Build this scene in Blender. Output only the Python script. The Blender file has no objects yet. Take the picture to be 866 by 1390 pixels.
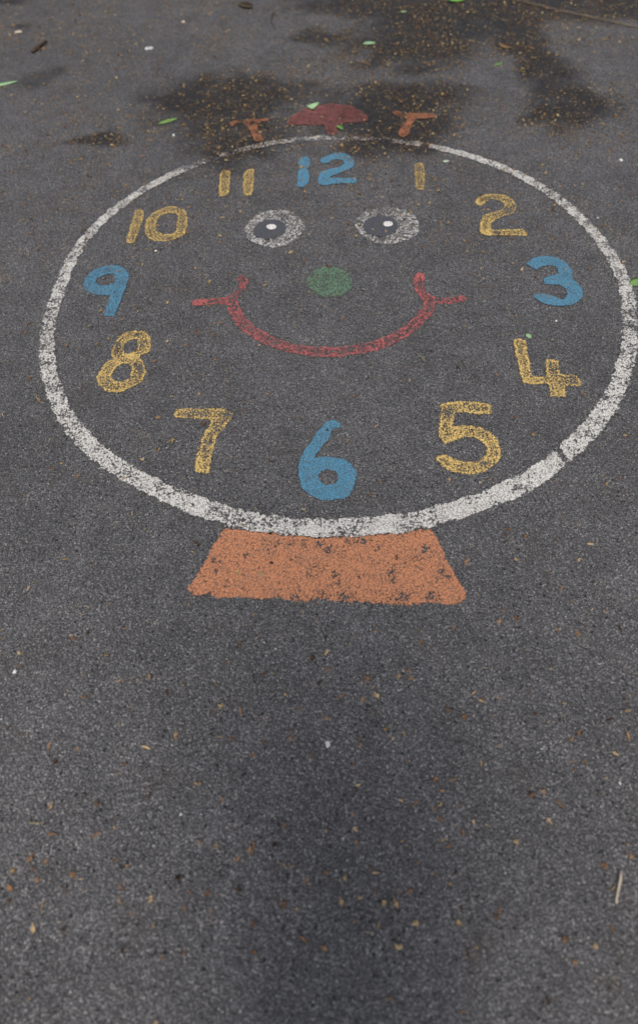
import bpy, math, random
import numpy as np
from mathutils import Matrix, Vector, noise as mnoise

random.seed(11)
rng = np.random.default_rng(5)
R = math.radians
scene = bpy.context.scene
C = scene.collection

# ------------------------------------------------------------------ camera
H = 1.6                       # lens height above the ground (m)
F, TH, RO = 878.0, R(55.05), R(-3.527)   # focal length in photo pixels, pitch below the horizon, roll
CX, CY = 433.0, 650.0
cam = bpy.data.cameras.new('camera')
cam_o = bpy.data.objects.new('camera', cam)
C.objects.link(cam_o)
scene.camera = cam_o
fwd = Vector((0, math.cos(TH), -math.sin(TH)))
up0 = Vector((0, math.sin(TH), math.cos(TH)))
rt0 = Vector((1, 0, 0))
c_, s_ = math.cos(RO), math.sin(RO)
rt = rt0 * c_ + up0 * s_
up = rt0 * -s_ + up0 * c_
m = Matrix((rt, up, -fwd)).transposed().to_4x4()
m.translation = (0, 0, H)
cam_o.matrix_world = m
cam.sensor_fit = 'VERTICAL'
cam.lens = 24.0
cam.sensor_height = 24.0 * 1390.0 / F
cam.sensor_width = 24.0 * 1390.0 / F
cam.shift_y = -45.0 / 1390.0
cam.clip_start = 0.02
cam.clip_end = 1000
cam.dof.use_dof = True
cam.dof.focus_distance = 2.05
cam.dof.aperture_fstop = 1.5

# ------------------------------------------------------------------ light
SUN_EL, SUN_AZ = R(60), R(183)          # azimuth clockwise from +Y: behind the photographer
world = bpy.data.worlds.new('World')
scene.world = world
world.use_nodes = True
wn = world.node_tree
bg = wn.nodes['Background']
sky = wn.nodes.new('ShaderNodeTexSky')
sky.sky_type = 'NISHITA'
sky.sun_disc = False
sky.sun_elevation = SUN_EL
sky.sun_rotation = SUN_AZ
sky.dust_density = 6.0
sky.air_density = 1.0
sky.ozone_density = 0.6
wn.links.new(sky.outputs[0], bg.inputs[0])
bg.inputs[1].default_value = 0.085
sun = bpy.data.lights.new('sun', 'SUN')
sun.energy = 1.5
sun.angle = R(38)
sun.color = (1.0, 0.93, 0.84)
sun_o = bpy.data.objects.new('sun', sun)
C.objects.link(sun_o)
sd = Vector((math.sin(SUN_AZ) * math.cos(SUN_EL), math.cos(SUN_AZ) * math.cos(SUN_EL), math.sin(SUN_EL)))
sun_o.rotation_euler = (-sd).to_track_quat('-Z', 'Y').to_euler()
sun_o.location = sd * 20
scene.view_settings.view_transform = 'Standard'
scene.view_settings.look = 'None'
scene.view_settings.gamma = 1.0
scene.view_settings.exposure = 0.45


# ------------------------------------------------------------------ helpers
def G(p):
    """photo pixel(s) -> point(s) on the ground plane, metres"""
    p = np.atleast_2d(np.array(p, float))
    x = p[:, 0] - CX
    y = -(p[:, 1] - CY)
    x, y = c_ * x - s_ * y, s_ * x + c_ * y
    dy = y * math.sin(TH) + F * math.cos(TH)
    dz = y * math.cos(TH) - F * math.sin(TH)
    t = H / -dz
    return np.stack([x * t, dy * t], 1)


def tag(o, label=None, cat=None, group=None, kind=None):
    if label: o['label'] = label
    if cat: o['category'] = cat
    if group: o['group'] = group
    if kind: o['kind'] = kind
    return o


def empty(name, loc):
    o = bpy.data.objects.new(name, None)
    o.empty_display_size = 0.1
    o.location = loc
    C.objects.link(o)
    return o


def mesh_obj(name, verts, faces, mat, parent=None, origin=(0, 0, 0), attrs=None, smooth=False):
    me = bpy.data.meshes.new(name)
    off = Vector(origin)
    me.from_pydata([tuple(Vector(v) - off) for v in verts], [], faces)
    if attrs:
        for k, a in attrs.items():
            at = me.attributes.new(k, 'FLOAT', 'POINT')
            at.data.foreach_set('value', np.array(a, np.float32))
    if smooth:
        me.polygons.foreach_set('use_smooth', [True] * len(me.polygons))
    me.materials.append(mat)
    me.update()
    o = bpy.data.objects.new(name, me)
    C.objects.link(o)
    if parent:
        o.parent = parent
        o.location = off - parent.location
    else:
        o.location = off
    return o


def new_mat(name):
    mt = bpy.data.materials.new(name)
    mt.use_nodes = True
    nt = mt.node_tree
    for n in list(nt.nodes): nt.nodes.remove(n)
    out = nt.nodes.new('ShaderNodeOutputMaterial')
    return mt, nt, out


class N:
    """small node-building helper"""
    def __init__(s, nt): s.nt = nt
    def node(s, t, **k):
        n = s.nt.nodes.new(t)
        for a, b in k.items(): setattr(n, a, b)
        return n
    def link(s, a, b): s.nt.links.new(a, b)
    def put(s, sock, v):
        if hasattr(v, 'is_output') or isinstance(v, bpy.types.NodeSocket): s.link(v, sock)
        else: sock.default_value = v
    def math(s, op, a, b=None, c=None, clamp=False):
        n = s.node('ShaderNodeMath', operation=op, use_clamp=clamp)
        s.put(n.inputs[0], a)
        if b is not None: s.put(n.inputs[1], b)
        if c is not None: s.put(n.inputs[2], c)
        return n.outputs[0]
    def ss(s, x, lo, hi, a=0.0, b=1.0):
        n = s.node('ShaderNodeMapRange', interpolation_type='SMOOTHSTEP')
        s.put(n.inputs[0], x); s.put(n.inputs[1], lo); s.put(n.inputs[2], hi)
        s.put(n.inputs[3], a); s.put(n.inputs[4], b)
        return n.outputs[0]
    def lin(s, x, lo, hi, a=0.0, b=1.0):
        n = s.node('ShaderNodeMapRange')
        s.put(n.inputs[0], x); s.put(n.inputs[1], lo); s.put(n.inputs[2], hi)
        s.put(n.inputs[3], a); s.put(n.inputs[4], b)
        return n.outputs[0]
    def mix(s, f, a, b, blend='MIX'):
        n = s.node('ShaderNodeMix', data_type='RGBA', blend_type=blend)
        s.put(n.inputs[0], f); s.put(n.inputs[6], a); s.put(n.inputs[7], b)
        return n.outputs[2]
    def noise(s, vec, scale, detail=2, rough=0.5, col=False):
        n = s.node('ShaderNodeTexNoise')
        s.link(vec, n.inputs['Vector'])
        n.inputs['Scale'].default_value = scale
        n.inputs['Detail'].default_value = detail
        n.inputs['Roughness'].default_value = rough
        return n.outputs['Color'] if col else n.outputs['Fac']
    def vor(s, vec, scale, feature='F1', rnd=1.0):
        n = s.node('ShaderNodeTexVoronoi', feature=feature)
        s.link(vec, n.inputs['Vector'])
        n.inputs['Scale'].default_value = scale
        n.inputs['Randomness'].default_value = rnd
        return n
    def attr(s, name):
        return s.node('ShaderNodeAttribute', attribute_name=name).outputs['Fac']
    def pos(s): return s.node('ShaderNodeNewGeometry').outputs['Position']


def flat(h, pos):
    """world position with z removed, so sheets a few mm apart share one pattern"""
    sx = h.node('ShaderNodeSeparateXYZ'); h.link(pos, sx.inputs[0])
    cx = h.node('ShaderNodeCombineXYZ')
    h.link(sx.outputs[0], cx.inputs[0]); h.link(sx.outputs[1], cx.inputs[1])
    return cx.outputs[0]


def aggregate(h):
    """stone-and-binder pattern of the surface: returns height, stone value, position"""
    p = flat(h, h.pos())
    wob = h.noise(p, 260, 2, 0.6, col=True)
    pv = h.node('ShaderNodeVectorMath', operation='MULTIPLY_ADD')
    h.link(wob, pv.inputs[0]); pv.inputs[1].default_value = (0.004,) * 3; h.link(p, pv.inputs[2])
    pw = pv.outputs[0]
    v1 = h.vor(pw, 170)        # ~7 mm stones
    v2 = h.vor(pw, 420)        # ~3 mm stones
    bw1 = h.node('ShaderNodeSeparateColor'); h.link(v1.outputs['Color'], bw1.inputs[0])
    bw2 = h.node('ShaderNodeSeparateColor'); h.link(v2.outputs['Color'], bw2.inputs[0])
    d1 = h.ss(v1.outputs['Distance'], 0.30, 0.62, 1, 0)
    d2 = h.ss(v2.outputs['Distance'], 0.30, 0.65, 1, 0)
    tall = h.math('MULTIPLY', d1, h.lin(bw1.outputs[1], 0, 1, 0.25, 1.0))
    small = h.math('MULTIPLY', d2, h.lin(bw2.outputs[1], 0, 1, 0.1, 0.6))
    height = h.math('ADD', tall, small)
    return height, bw1.outputs[0], bw2.outputs[0], d1, d2, p


def asphalt_nodes(h):
    height, s1, s2, d1, d2, p = aggregate(h)
    big = h.noise(p, 1.1, 4, 0.6)
    mid = h.noise(p, 9.0, 3, 0.6)
    fine = h.noise(p, 420, 3, 0.7)
    # binder is near black, worn stones are greyer, a few are pale
    stone = h.node('ShaderNodeValToRGB')
    e = stone.color_ramp.elements
    e[0].position = 0.0; e[0].color = (0.085, 0.083, 0.090, 1)
    e[1].position = 1.0; e[1].color = (0.26, 0.255, 0.25, 1)
    for ps, cl in ((0.45, (0.125, 0.121, 0.129, 1)), (0.85, (0.165, 0.160, 0.168, 1)), (0.97, (0.22, 0.213, 0.215, 1))):
        q = e.new(ps); q.color = cl
    h.link(s1, stone.inputs[0])
    stone2 = h.node('ShaderNodeValToRGB')
    e = stone2.color_ramp.elements
    e[0].position = 0.0; e[0].color = (0.070, 0.068, 0.074, 1)
    e[1].position = 1.0; e[1].color = (0.24, 0.235, 0.23, 1)
    for ps, cl in ((0.5, (0.105, 0.102, 0.109, 1)), (0.88, (0.145, 0.140, 0.147, 1)), (0.97, (0.19, 0.185, 0.19, 1))):
        q = e.new(ps); q.color = cl
    h.link(s2, stone2.inputs[0])
    binder = h.mix(d2, (0.034, 0.033, 0.035, 1), stone2.outputs[0])
    col = h.mix(d1, binder, stone.outputs[0])
    tone = h.math('MULTIPLY', h.lin(big, 0.3, 0.7, 0.86, 1.12), h.lin(mid, 0.3, 0.7, 0.86, 1.14))
    tone = h.math('MULTIPLY', tone, h.lin(fine, 0.3, 0.7, 0.78, 1.22))
    sc = h.node('ShaderNodeVectorMath', operation='SCALE')
    h.link(h.mix(1.0, col, (1.57, 1.65, 1.64, 1), 'MULTIPLY'), sc.inputs[0]); h.link(tone, sc.inputs['Scale'])
    # pits where a stone has come out, and a coarser clumping of the mix
    pv_ = h.vor(p, 62)
    pitm = h.math('MULTIPLY', h.ss(pv_.outputs['Distance'], 0.10, 0.28, 1, 0), h.ss(h.noise(p, 33, 2, 0.5), 0.42, 0.55))
    clump = h.lin(h.noise(p, 85, 3, 0.7), 0.3, 0.7, 0.70, 1.30)
    sc2 = h.node('ShaderNodeVectorMath', operation='SCALE')
    h.link(sc.outputs[0], sc2.inputs[0]); h.link(h.math('MULTIPLY', clump, h.lin(pitm, 0, 1, 1.0, 0.42)), sc2.inputs['Scale'])
    sc = sc2
    height = h.math('SUBTRACT', h.math('ADD', height, h.math('MULTIPLY', clump, 0.5)), pitm)
    # brown organic dust collected in patches
    dust = h.math('MULTIPLY', h.ss(h.noise(p, 5.5, 5, 0.65), 0.56, 0.74), 0.35)
    col = h.mix(dust, sc.outputs[0], (0.105, 0.084, 0.066, 1))
    return height, col, p


def wetness(h, p):
    w = h.attr('wet')
    n = h.math('SUBTRACT', h.noise(p, 8, 6, 0.62), 0.5)
    n2 = h.math('SUBTRACT', h.noise(p, 70, 3, 0.7), 0.5)
    w = h.math('ADD', w, h.math('MULTIPLY', n, 1.1))
    w = h.math('ADD', w, h.math('MULTIPLY', n2, 0.7))
    return h.ss(w, 0.10, 0.95)


def bump(h, height, strength, dist=0.004):
    b = h.node('ShaderNodeBump')
    b.inputs['Strength'].default_value = strength
    b.inputs['Distance'].default_value = dist
    h.link(height, b.inputs['Height'])
    return b.outputs[0]


def make_asphalt():
    mt, nt, out = new_mat('asphalt')
    h = N(nt)
    height, col, p = asphalt_nodes(h)
    wet = wetness(h, p)
    wcol = h.mix(wet, col, h.mix(1.0, col, (0.28, 0.255, 0.235, 1), 'MULTIPLY'))
    bs = h.node('ShaderNodeBsdfPrincipled')
    h.link(wcol, bs.inputs['Base Color'])
    h.link(h.lin(wet, 0, 1, 0.88, 0.42), bs.inputs['Roughness'])
    bs.inputs['Specular IOR Level'].default_value = 0.35
    h.link(bump(h, height, 1.0, 0.006), bs.inputs['Normal'])
    h.link(bs.outputs[0], out.inputs[0])
    return mt


def make_paint(name, rgb, outline=0.0, fleck=1.0, thin=0.25, shade=(0.7, 1.1), grain=95, crack=0.0, lowamp=0.9):
    """old road paint: it has worn off the stone tops, so the asphalt shows through holes"""
    mt, nt, out = new_mat(name)
    h = N(nt)
    height, s1, s2, d1, d2, p = aggregate(h)
    wear = h.attr('wear')
    edge = h.attr('edge')          # metres in from the painted edge
    a = h.noise(p, grain, 5, 0.72)
    b = h.noise(p, 24, 3, 0.6)
    n = h.math('ADD', h.math('MULTIPLY', h.math('SUBTRACT', a, 0.5), 2.4 * fleck), h.math('MULTIPLY', h.math('SUBTRACT', b, 0.5), lowamp))
    n = h.math('ADD', n, h.math('MULTIPLY', h.math('SUBTRACT', height, 0.55), 0.28))
    n = h.math('ADD', n, 0.5)
    if crack:
        vc = h.vor(p, 75, 'DISTANCE_TO_EDGE')
        wv = h.node('ShaderNodeVectorMath', operation='MULTIPLY_ADD')
        h.link(h.noise(p, 90, 3, 0.6, col=True), wv.inputs[0]); wv.inputs[1].default_value = (0.014,) * 3; h.link(p, wv.inputs[2])
        h.link(wv.outputs[0], vc.inputs['Vector'])
        gap = h.math('MULTIPLY', h.ss(vc.outputs['Distance'], 0.02, 0.16, 1, 0), h.lin(h.noise(p, 9, 2, 0.5), 0.35, 0.65, 0.2, 1.4))
        n = h.math('SUBTRACT', n, h.math('MULTIPLY', gap, crack))
    # the brushed outline is thicker and lasts longer; the last millimetres are ragged
    rim = h.math('MULTIPLY', h.ss(edge, 0.0015, 0.005), h.ss(edge, 0.007, 0.014, 1, 0))
    rag = h.ss(edge, 0.0, 0.003, 0.22, 0.0)
    w = h.math('SUBTRACT', wear, h.math('MULTIPLY', rim, outline))
    w = h.math('ADD', w, rag)
    alpha = h.ss(h.math('SUBTRACT', n, w), -0.04, 0.05)
    thk = h.ss(h.math('SUBTRACT', n, w), 0.0, 0.55)
    v = h.lin(h.noise(p, 160, 4, 0.7), 0.25, 0.75, shade[0], shade[1])
    sc = h.node('ShaderNodeVectorMath', operation='SCALE')
    sc.inputs[0].default_value = rgb
    h.link(v, sc.inputs['Scale'])
    col = h.mix(h.lin(thk, 0, 1, thin, 0.0), sc.outputs[0], (0.075, 0.07, 0.07, 1))
    dirt = h.math('MULTIPLY', h.ss(h.noise(p, 11, 5, 0.7), 0.5, 0.75), 0.4)
    col = h.mix(dirt, col, (0.15, 0.13, 0.115, 1))
    # dark grains sitting in the pits of the paint
    pit = h.math('MULTIPLY', h.ss(height, 0.32, 0.08), 0.55)
    col = h.mix(pit, col, (0.06, 0.055, 0.05, 1))
    wet = wetness(h, p)
    col = h.mix(wet, col, h.mix(1.0, col, (0.66, 0.60, 0.56, 1), 'MULTIPLY'))
    bs = h.node('ShaderNodeBsdfPrincipled')
    h.link(col, bs.inputs['Base Color'])
    h.link(h.lin(wet, 0, 1, 0.8, 0.6), bs.inputs['Roughness'])
    bs.inputs['Specular IOR Level'].default_value = 0.3
    h.link(bump(h, h.math('ADD', height, h.math('MULTIPLY', a, 0.5)), 0.55), bs.inputs['Normal'])
    tr = h.node('ShaderNodeBsdfTransparent')
    mx = h.node('ShaderNodeMixShader')
    h.link(alpha, mx.inputs[0]); h.link(tr.outputs[0], mx.inputs[1]); h.link(bs.outputs[0], mx.inputs[2])
    h.link(mx.outputs[0], out.inputs[0])
    return mt


def make_simple(name, ramp, rough=0.7, scale=300, spec=0.3, sheen=0.0, rnd=True):
    """natural bits: colour varies from piece to piece and along each piece"""
    mt, nt, out = new_mat(name)
    h = N(nt)
    oi = h.node('ShaderNodeObjectInfo').outputs['Random']
    tint = h.attr('tint')
    p = h.pos()
    f = h.math('ADD', oi if rnd else 0.5, tint)
    f = h.math('FRACT', f)
    f = h.math('ADD', h.math('MULTIPLY', f, 0.75), h.math('MULTIPLY', h.noise(p, scale, 3, 0.6), 0.5))
    f = h.math('SUBTRACT', f, 0.12, clamp=True)
    cr = h.node('ShaderNodeValToRGB')
    e = cr.color_ramp.elements
    e[0].color = (*ramp[0], 1); e[1].color = (*ramp[-1], 1)
    for i, cl in enumerate(ramp[1:-1]):
        q = e.new((i + 1) / (len(ramp) - 1)); q.color = (*cl, 1)
    h.link(f, cr.inputs[0])
    bs = h.node('ShaderNodeBsdfPrincipled')
    h.link(cr.outputs[0], bs.inputs['Base Color'])
    bs.inputs['Roughness'].default_value = rough
    bs.inputs['Specular IOR Level'].default_value = spec
    h.link(bump(h, h.noise(p, scale * 3, 3, 0.6), 0.3, 0.001), bs.inputs['Normal'])
    h.link(bs.outputs[0], out.inputs[0])
    return mt


# ------------------------------------------------------------------ damp stains (defined on the ground, metres)
def stain(px, py, rx, ry, k=1.0, rot=0.0):
    """ellipse seen at photo pixel -> ellipse on the ground"""
    c = G((px, py))[0]
    a = G([(px - rx, py), (px + rx, py)])
    b = G([(px, py - ry), (px, py + ry)])
    return (c[0], c[1], np.hypot(*(a[1] - a[0])) / 2, np.hypot(*(b[1] - b[0])) / 2, k, rot)


STAINS = [stain(*a) for a in (
    (292, 132, 78, 27), (350, 132, 60, 13, .8), (250, 140, 40, 16, .8), (318, 206, 58, 21, .95), (300, 165, 50, 22, .7), (350, 180, 40, 12, .6),
    (137, 189, 37, 9, .95), (112, 192, 20, 6, .6),
    (60, 103, 20, 6, .75), (38, 116, 18, 6, .65), (28, 38, 18, 7, .6), (8, 3, 30, 6, .9), (250, 27, 24, 6, .3),
    (440, 50, 46, 9, .8), (425, 47, 26, 7, .5), (540, 72, 55, 18, .9), (500, 60, 40, 10, .7), (575, 35, 50, 28, .9), (610, 62, 40, 20, .75),
    (470, 5, 70, 12, .9), (540, 12, 60, 20, .9), (630, 12, 60, 25, .9), (590, 90, 30, 8, .5),
    (690, 35, 26, 26, .9), (712, 62, 26, 24, .9), (735, 90, 30, 22, .9), (765, 120, 38, 20, .8), (780, 146, 56, 17, .95), (752, 170, 26, 18, .6), (700, 20, 40, 14, .6),
    (560, 130, 62, 16, .75), (540, 160, 64, 26, .9), (600, 126, 40, 12, .45), (500, 128, 60, 14, .6), (545, 192, 40, 18, .75), (510, 180, 40, 14, .8), (445, 165, 60, 14, .55), (470, 205, 50, 12, .35), (585, 170, 28, 14, .6),
    (800, 12, 90, 14, .75), (860, 5, 50, 16, .8), (740, 4, 50, 8, .7),
    (790, 60, 40, 6, .25), (140, 60, 60, 10, .15), (690, 170, 60, 12, .15),
)]


def wet_at(x, y):
    x = np.asarray(x, float); y = np.asarray(y, float)
    q = 0.022 * np.sin(x * 19 + 3 * np.sin(y * 9)) + 0.02 * np.sin(y * 15 + 4.0 * x)
    w = np.zeros_like(x)
    for cx, cy, a, b, k, rot in STAINS:
        d = np.sqrt(((x + q - cx) / a) ** 2 + ((y + q * 1.4 - cy) / b) ** 2) / 1.14
        v = k * np.clip(1.45 - 0.85 * d, 0, 1.1)
        w = 1 - (1 - w) * (1 - np.clip(v, 0, 1) * 0.8)
    return w


# ------------------------------------------------------------------ ground
ASPHALT = make_asphalt()


def axis(lo, hi, step, far):
    inner = np.arange(lo, hi + step / 2, step)
    ext = []
    d = step * 3
    x = 0
    while x < far:
        x += d; d *= 1.5; ext.append(x)
    ext = np.array(ext)
    return np.concatenate([lo - ext[::-1], inner, hi + ext])


xs = axis(-2.6, 2.6, 0.02, 300)
ys = axis(-0.7, 5.6, 0.02, 300)
X, Y = np.meshgrid(xs, ys)
nx, ny = len(xs), len(ys)
gv = np.stack([X.ravel(), Y.ravel(), np.zeros(X.size)], 1)
ii = np.arange(nx * ny).reshape(ny, nx)
gf = np.stack([ii[:-1, :-1], ii[:-1, 1:], ii[1:, 1:], ii[1:, :-1]], -1).reshape(-1, 4)
gme = bpy.data.meshes.new('asphalt_ground')
gme.from_pydata(gv.tolist(), [], gf.tolist())
at = gme.attributes.new('wet', 'FLOAT', 'POINT')
at.data.foreach_set('value', wet_at(X.ravel(), Y.ravel()).astype(np.float32))
gme.materials.append(ASPHALT)
ground = bpy.data.objects.new('asphalt_ground', gme)
C.objects.link(ground)
tag(ground, 'dark grey worn asphalt playground surface with damp stains', kind='structure')


# ------------------------------------------------------------------ painted shapes
def chaikin(p, n=1):
    p = np.array(p, float)
    for _ in range(n):
        q = np.roll(p, -1, 0)
        p = np.stack([0.85 * p + 0.15 * q, 0.15 * p + 0.85 * q], 1).reshape(-1, 2)
    return p


def seg_d(P, a, b):
    ab = b - a
    t = np.clip(((P - a) @ ab) / max(ab @ ab, 1e-12), 0, 1)
    return np.hypot(*(P - a - t[:, None] * ab).T)


def sdf_poly(P, poly):
    d = np.full(len(P), 1e9)
    ins = np.zeros(len(P), bool)
    n = len(poly)
    for i in range(n):
        a, b = poly[i], poly[(i + 1) % n]
        d = np.minimum(d, seg_d(P, a, b))
        cr = (a[1] > P[:, 1]) != (b[1] > P[:, 1])
        with np.errstate(divide='ignore', invalid='ignore'):
            xx = a[0] + (P[:, 1] - a[1]) * (b[0] - a[0]) / (b[1] - a[1])
        ins ^= cr & (P[:, 0] < xx)
    return np.where(ins, -d, d)


def sdf_stroke(P, pts, r):
    d = np.full(len(P), 1e9)
    for a, b in zip(pts[:-1], pts[1:]):
        d = np.minimum(d, seg_d(P, a, b))
    return d - r


def wob(P, amp, sc, seed=0.0):
    """cheap smooth wobble for hand-painted edges"""
    x, y = P[:, 0] * sc + seed, P[:, 1] * sc - seed
    return amp * (np.sin(x + 1.7 * np.sin(y * 1.3)) * 0.5 + np.sin(2.3 * y + 1.1 * np.sin(x * 1.9)) * 0.3 + np.sin(5.1 * x + 3.7 * y) * 0.2)


def paint_mesh(name, sdf, bounds, mat, parent, z, cell=0.004, wear=0.3, spots=(), label=None, rough_edge=0.0035):
    """sheet whose outline follows sdf = 0; wear is 0 (whole) to 1 (gone)"""
    x0, y0, x1, y1 = bounds
    gx = np.arange(x0 - cell * 3, x1 + cell * 4, cell)
    gy = np.arange(y0 - cell * 3, y1 + cell * 4, cell)
    XX, YY = np.meshgrid(gx, gy)
    P = np.stack([XX.ravel(), YY.ravel()], 1)
    seed = (len(name) * 3.7 + x0 * 5)
    f = lambda Q: sdf(Q) + wob(Q, rough_edge, 55, seed) + wob(Q, rough_edge * 0.6, 190, seed)
    D = f(P)
    nX, nY = len(gx), len(gy)
    idx = np.arange(nX * nY).reshape(nY, nX)
    q = np.stack([idx[:-1, :-1], idx[:-1, 1:], idx[1:, 1:], idx[1:, :-1]], -1).reshape(-1, 4)
    keep = (D[q] < 0).any(1)
    q = q[keep]
    used = np.unique(q)
    U = P[used].copy(); du = D[used]
    o = du > 0
    if o.any():                                    # pull outside corners back onto the outline
        e = 1e-4
        Q = U[o]
        gxv = (f(Q + [e, 0]) - f(Q - [e, 0])) / (2 * e)
        gyv = (f(Q + [0, e]) - f(Q - [0, e])) / (2 * e)
        g2 = gxv ** 2 + gyv ** 2 + 0.2
        st = np.minimum(du[o], cell * 1.5)
        U[o] = Q - np.stack([gxv, gyv], 1) * (st / g2)[:, None]
    mp = np.full(nX * nY, -1); mp[used] = np.arange(len(used))
    edge = np.clip(-du, 0, 1)
    w = np.full(len(U), wear, float)
    for sx, sy, sr, sw in spots:                   # photo pixel, radius px, wear there
        c = G((sx, sy))[0]
        ra = np.hypot(*(G((sx + sr, sy))[0] - c))
        k = np.exp(-((U[:, 0] - c[0]) ** 2 + (U[:, 1] - c[1]) ** 2) / (ra * ra) * 1.2)
        w = w * (1 - k) + sw * k
    org = ((x0 + x1) / 2, (y0 + y1) / 2, z)
    V = np.concatenate([U, np.full((len(U), 1), z)], 1)
    ob = mesh_obj(name, V, mp[q].tolist(), mat, parent, org,
                  attrs={'wear': w, 'edge': edge, 'wet': wet_at(U[:, 0], U[:, 1])})
    if label: ob['label'] = label
    return ob


def Z(x0, y0, s, pts):
    """coordinates read in an enlarged crop -> ground"""
    p = np.array(pts, float) / s + [x0, y0]
    return G(p)


def bb(*polys):
    a = np.concatenate(polys)
    return a[:, 0].min() - .01, a[:, 1].min() - .01, a[:, 0].max() + .01, a[:, 1].max() + .01


WHITE = make_paint('white_paint', (0.70, 0.71, 0.69), outline=0.0, fleck=1.1, thin=0.15, grain=100, shade=(0.82, 1.03), crack=0.26, lowamp=1.5)
WHITE_EYE = make_paint('white_chalky_paint', (0.62, 0.63, 0.62), outline=0.06, fleck=1.1, thin=0.25, grain=65, shade=(0.8, 1.05), crack=0.45)
YELLOW = make_paint('yellow_paint', (0.80, 0.58, 0.20), outline=0.22, thin=0.35, grain=140, fleck=1.5)
BLUE = make_paint('blue_paint', (0.085, 0.27, 0.42), outline=0.05, thin=0.3, shade=(0.8, 1.12), grain=150)
RED = make_paint('red_paint', (0.54, 0.135, 0.14), outline=0.14, thin=0.4, grain=85, fleck=1.35)
GREEN = make_paint('green_paint', (0.15, 0.29, 0.19), outline=0.0, fleck=1.2, thin=0.4, grain=150)
ORANGE = make_paint('orange_paint', (0.57, 0.25, 0.13), outline=0.0, fleck=1.15, thin=0.25, shade=(0.84, 1.08), grain=115, lowamp=1.0)
MAROON = make_paint('dark_red_paint', (0.34, 0.105, 0.105), outline=0.15, thin=0.5, fleck=1.2, grain=130)
SLATE = make_paint('slate_paint', (0.072, 0.080, 0.102), outline=0.0, thin=0.0, fleck=0.6, shade=(0.8, 1.2), grain=150)
DOT = make_paint('white_dot_paint', (0.86, 0.87, 0.86), outline=0.0, thin=0.0, fleck=0.5, shade=(0.9, 1.05))

CLK = np.array([0.102, 2.014])
clock = empty('painted_clock', (CLK[0], CLK[1], 0))
tag(clock, 'round smiling clock painted on the asphalt, white ring and coloured numbers on an orange base', 'ground painting')

# ring: radius read round the traced circle
ring_px = np.array([(83.7, 394), (102, 346), (135.4, 303.8), (179.8, 268.7), (227.8, 241), (264.8, 224.3), (338.7, 202.2), (397.8, 190.3),
    (425, 188.5), (460, 188), (500, 190), (548, 193.5), (590, 201), (638, 213), (673.7, 226), (716.7, 244.6), (759.7, 273.7), (790.4, 299.9), (821, 338),
    (838, 364), (849, 392), (853.4, 435), (853, 465.7), (842.7, 510.7), (831, 542.5), (807, 574), (765, 616.7), (726, 648.5), (676.6, 673),
    (613, 694), (550, 710), (505, 714.6), (445, 717.5), (400, 716), (340, 708.6), (67, 436), (66.5, 484.7), (73, 526.7), (89, 565.5), (115, 597.8),
    (147.3, 627), (176, 644.7), (205.5, 658), (270, 687)])
rg = G(ring_px) - CLK
ang = np.arctan2(rg[:, 1], rg[:, 0]); rad = np.hypot(rg[:, 0], rg[:, 1])
od = np.argsort(ang); ang = ang[od]; rad = rad[od]
tt = np.linspace(-math.pi, math.pi, 361)
rr = np.interp(tt, ang, rad, period=2 * math.pi)
ker = np.hanning(25); ker /= ker.sum()
rr = np.convolve(np.concatenate([rr[-37:-1], rr, rr[1:37]]), ker, 'same')[36:-36]


def ring_sdf(P):
    Q = P - CLK
    a = np.arctan2(Q[:, 1], Q[:, 0])
    r0 = np.interp(a, tt, rr)
    wd = 0.0250 - 0.0055 * np.sin(a)
    return np.abs(np.hypot(Q[:, 0], Q[:, 1]) - r0) - wd


paint_mesh('outer_ring', ring_sdf, (CLK[0] - 1.15, CLK[1] - 1.15, CLK[0] + 1.15, CLK[1] + 1.15), WHITE, clock, 0.0042, 0.005, 0.24,
           [(262, 226, 14, 0.61), (285, 216, 16, 0.70), (310, 209, 16, 0.58), (335, 203, 14, 0.46), (372, 195, 20, 0.36), (410, 189, 40, 0.48), (470, 189, 22, 0.64), (515, 190, 24, 0.66), (556, 195, 14, 0.48),
            (578, 199, 6, 0.87), (640, 214, 30, 0.20), (700, 238, 26, 0.16), (760, 275, 30, 0.28), (835, 362, 36, 0.32), (851, 392, 12, 0.06), (856, 440, 30, 0.48), (850, 478, 14, 0.36), (846, 505, 12, 0.06),
            (800, 580, 40, 0.16), (757, 613, 4, 1.9), (761, 619, 4, 1.9), (765, 625, 4, 1.9), (770, 631, 4, 1.9), (740, 640, 30, -0.06), (676, 673, 40, 0.08), (700, 660, 6, 0.66), (620, 692, 24, 0.02), (560, 708, 16, 0.31), (525, 712, 26, -0.06), (475, 719, 24, 0.24),
            (430, 722, 30, 0.20), (370, 714, 40, 0.28), (270, 687, 40, 0.16), (150, 630, 40, 0.22), (75, 530, 30, 0.30), (64, 430, 40, 0.32)],
           rough_edge=0.005)

T = chaikin


def number(label, outs, holes=(), mat=YELLOW, wear=0.40, spots=(), z=0.0042, name='number'):
    outs = [T(o) for o in outs]; holes = [T(o) for o in holes]
    def f(P):
        d = np.full(len(P), 1e9)
        for o in outs: d = np.minimum(d, sdf_poly(P, o))
        for o in holes: d = np.maximum(d, -sdf_poly(P, o))
        return d
    return paint_mesh(name, f, bb(*outs), mat, clock, z, 0.0035, wear, spots, label, rough_edge=0.0022)


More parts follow.
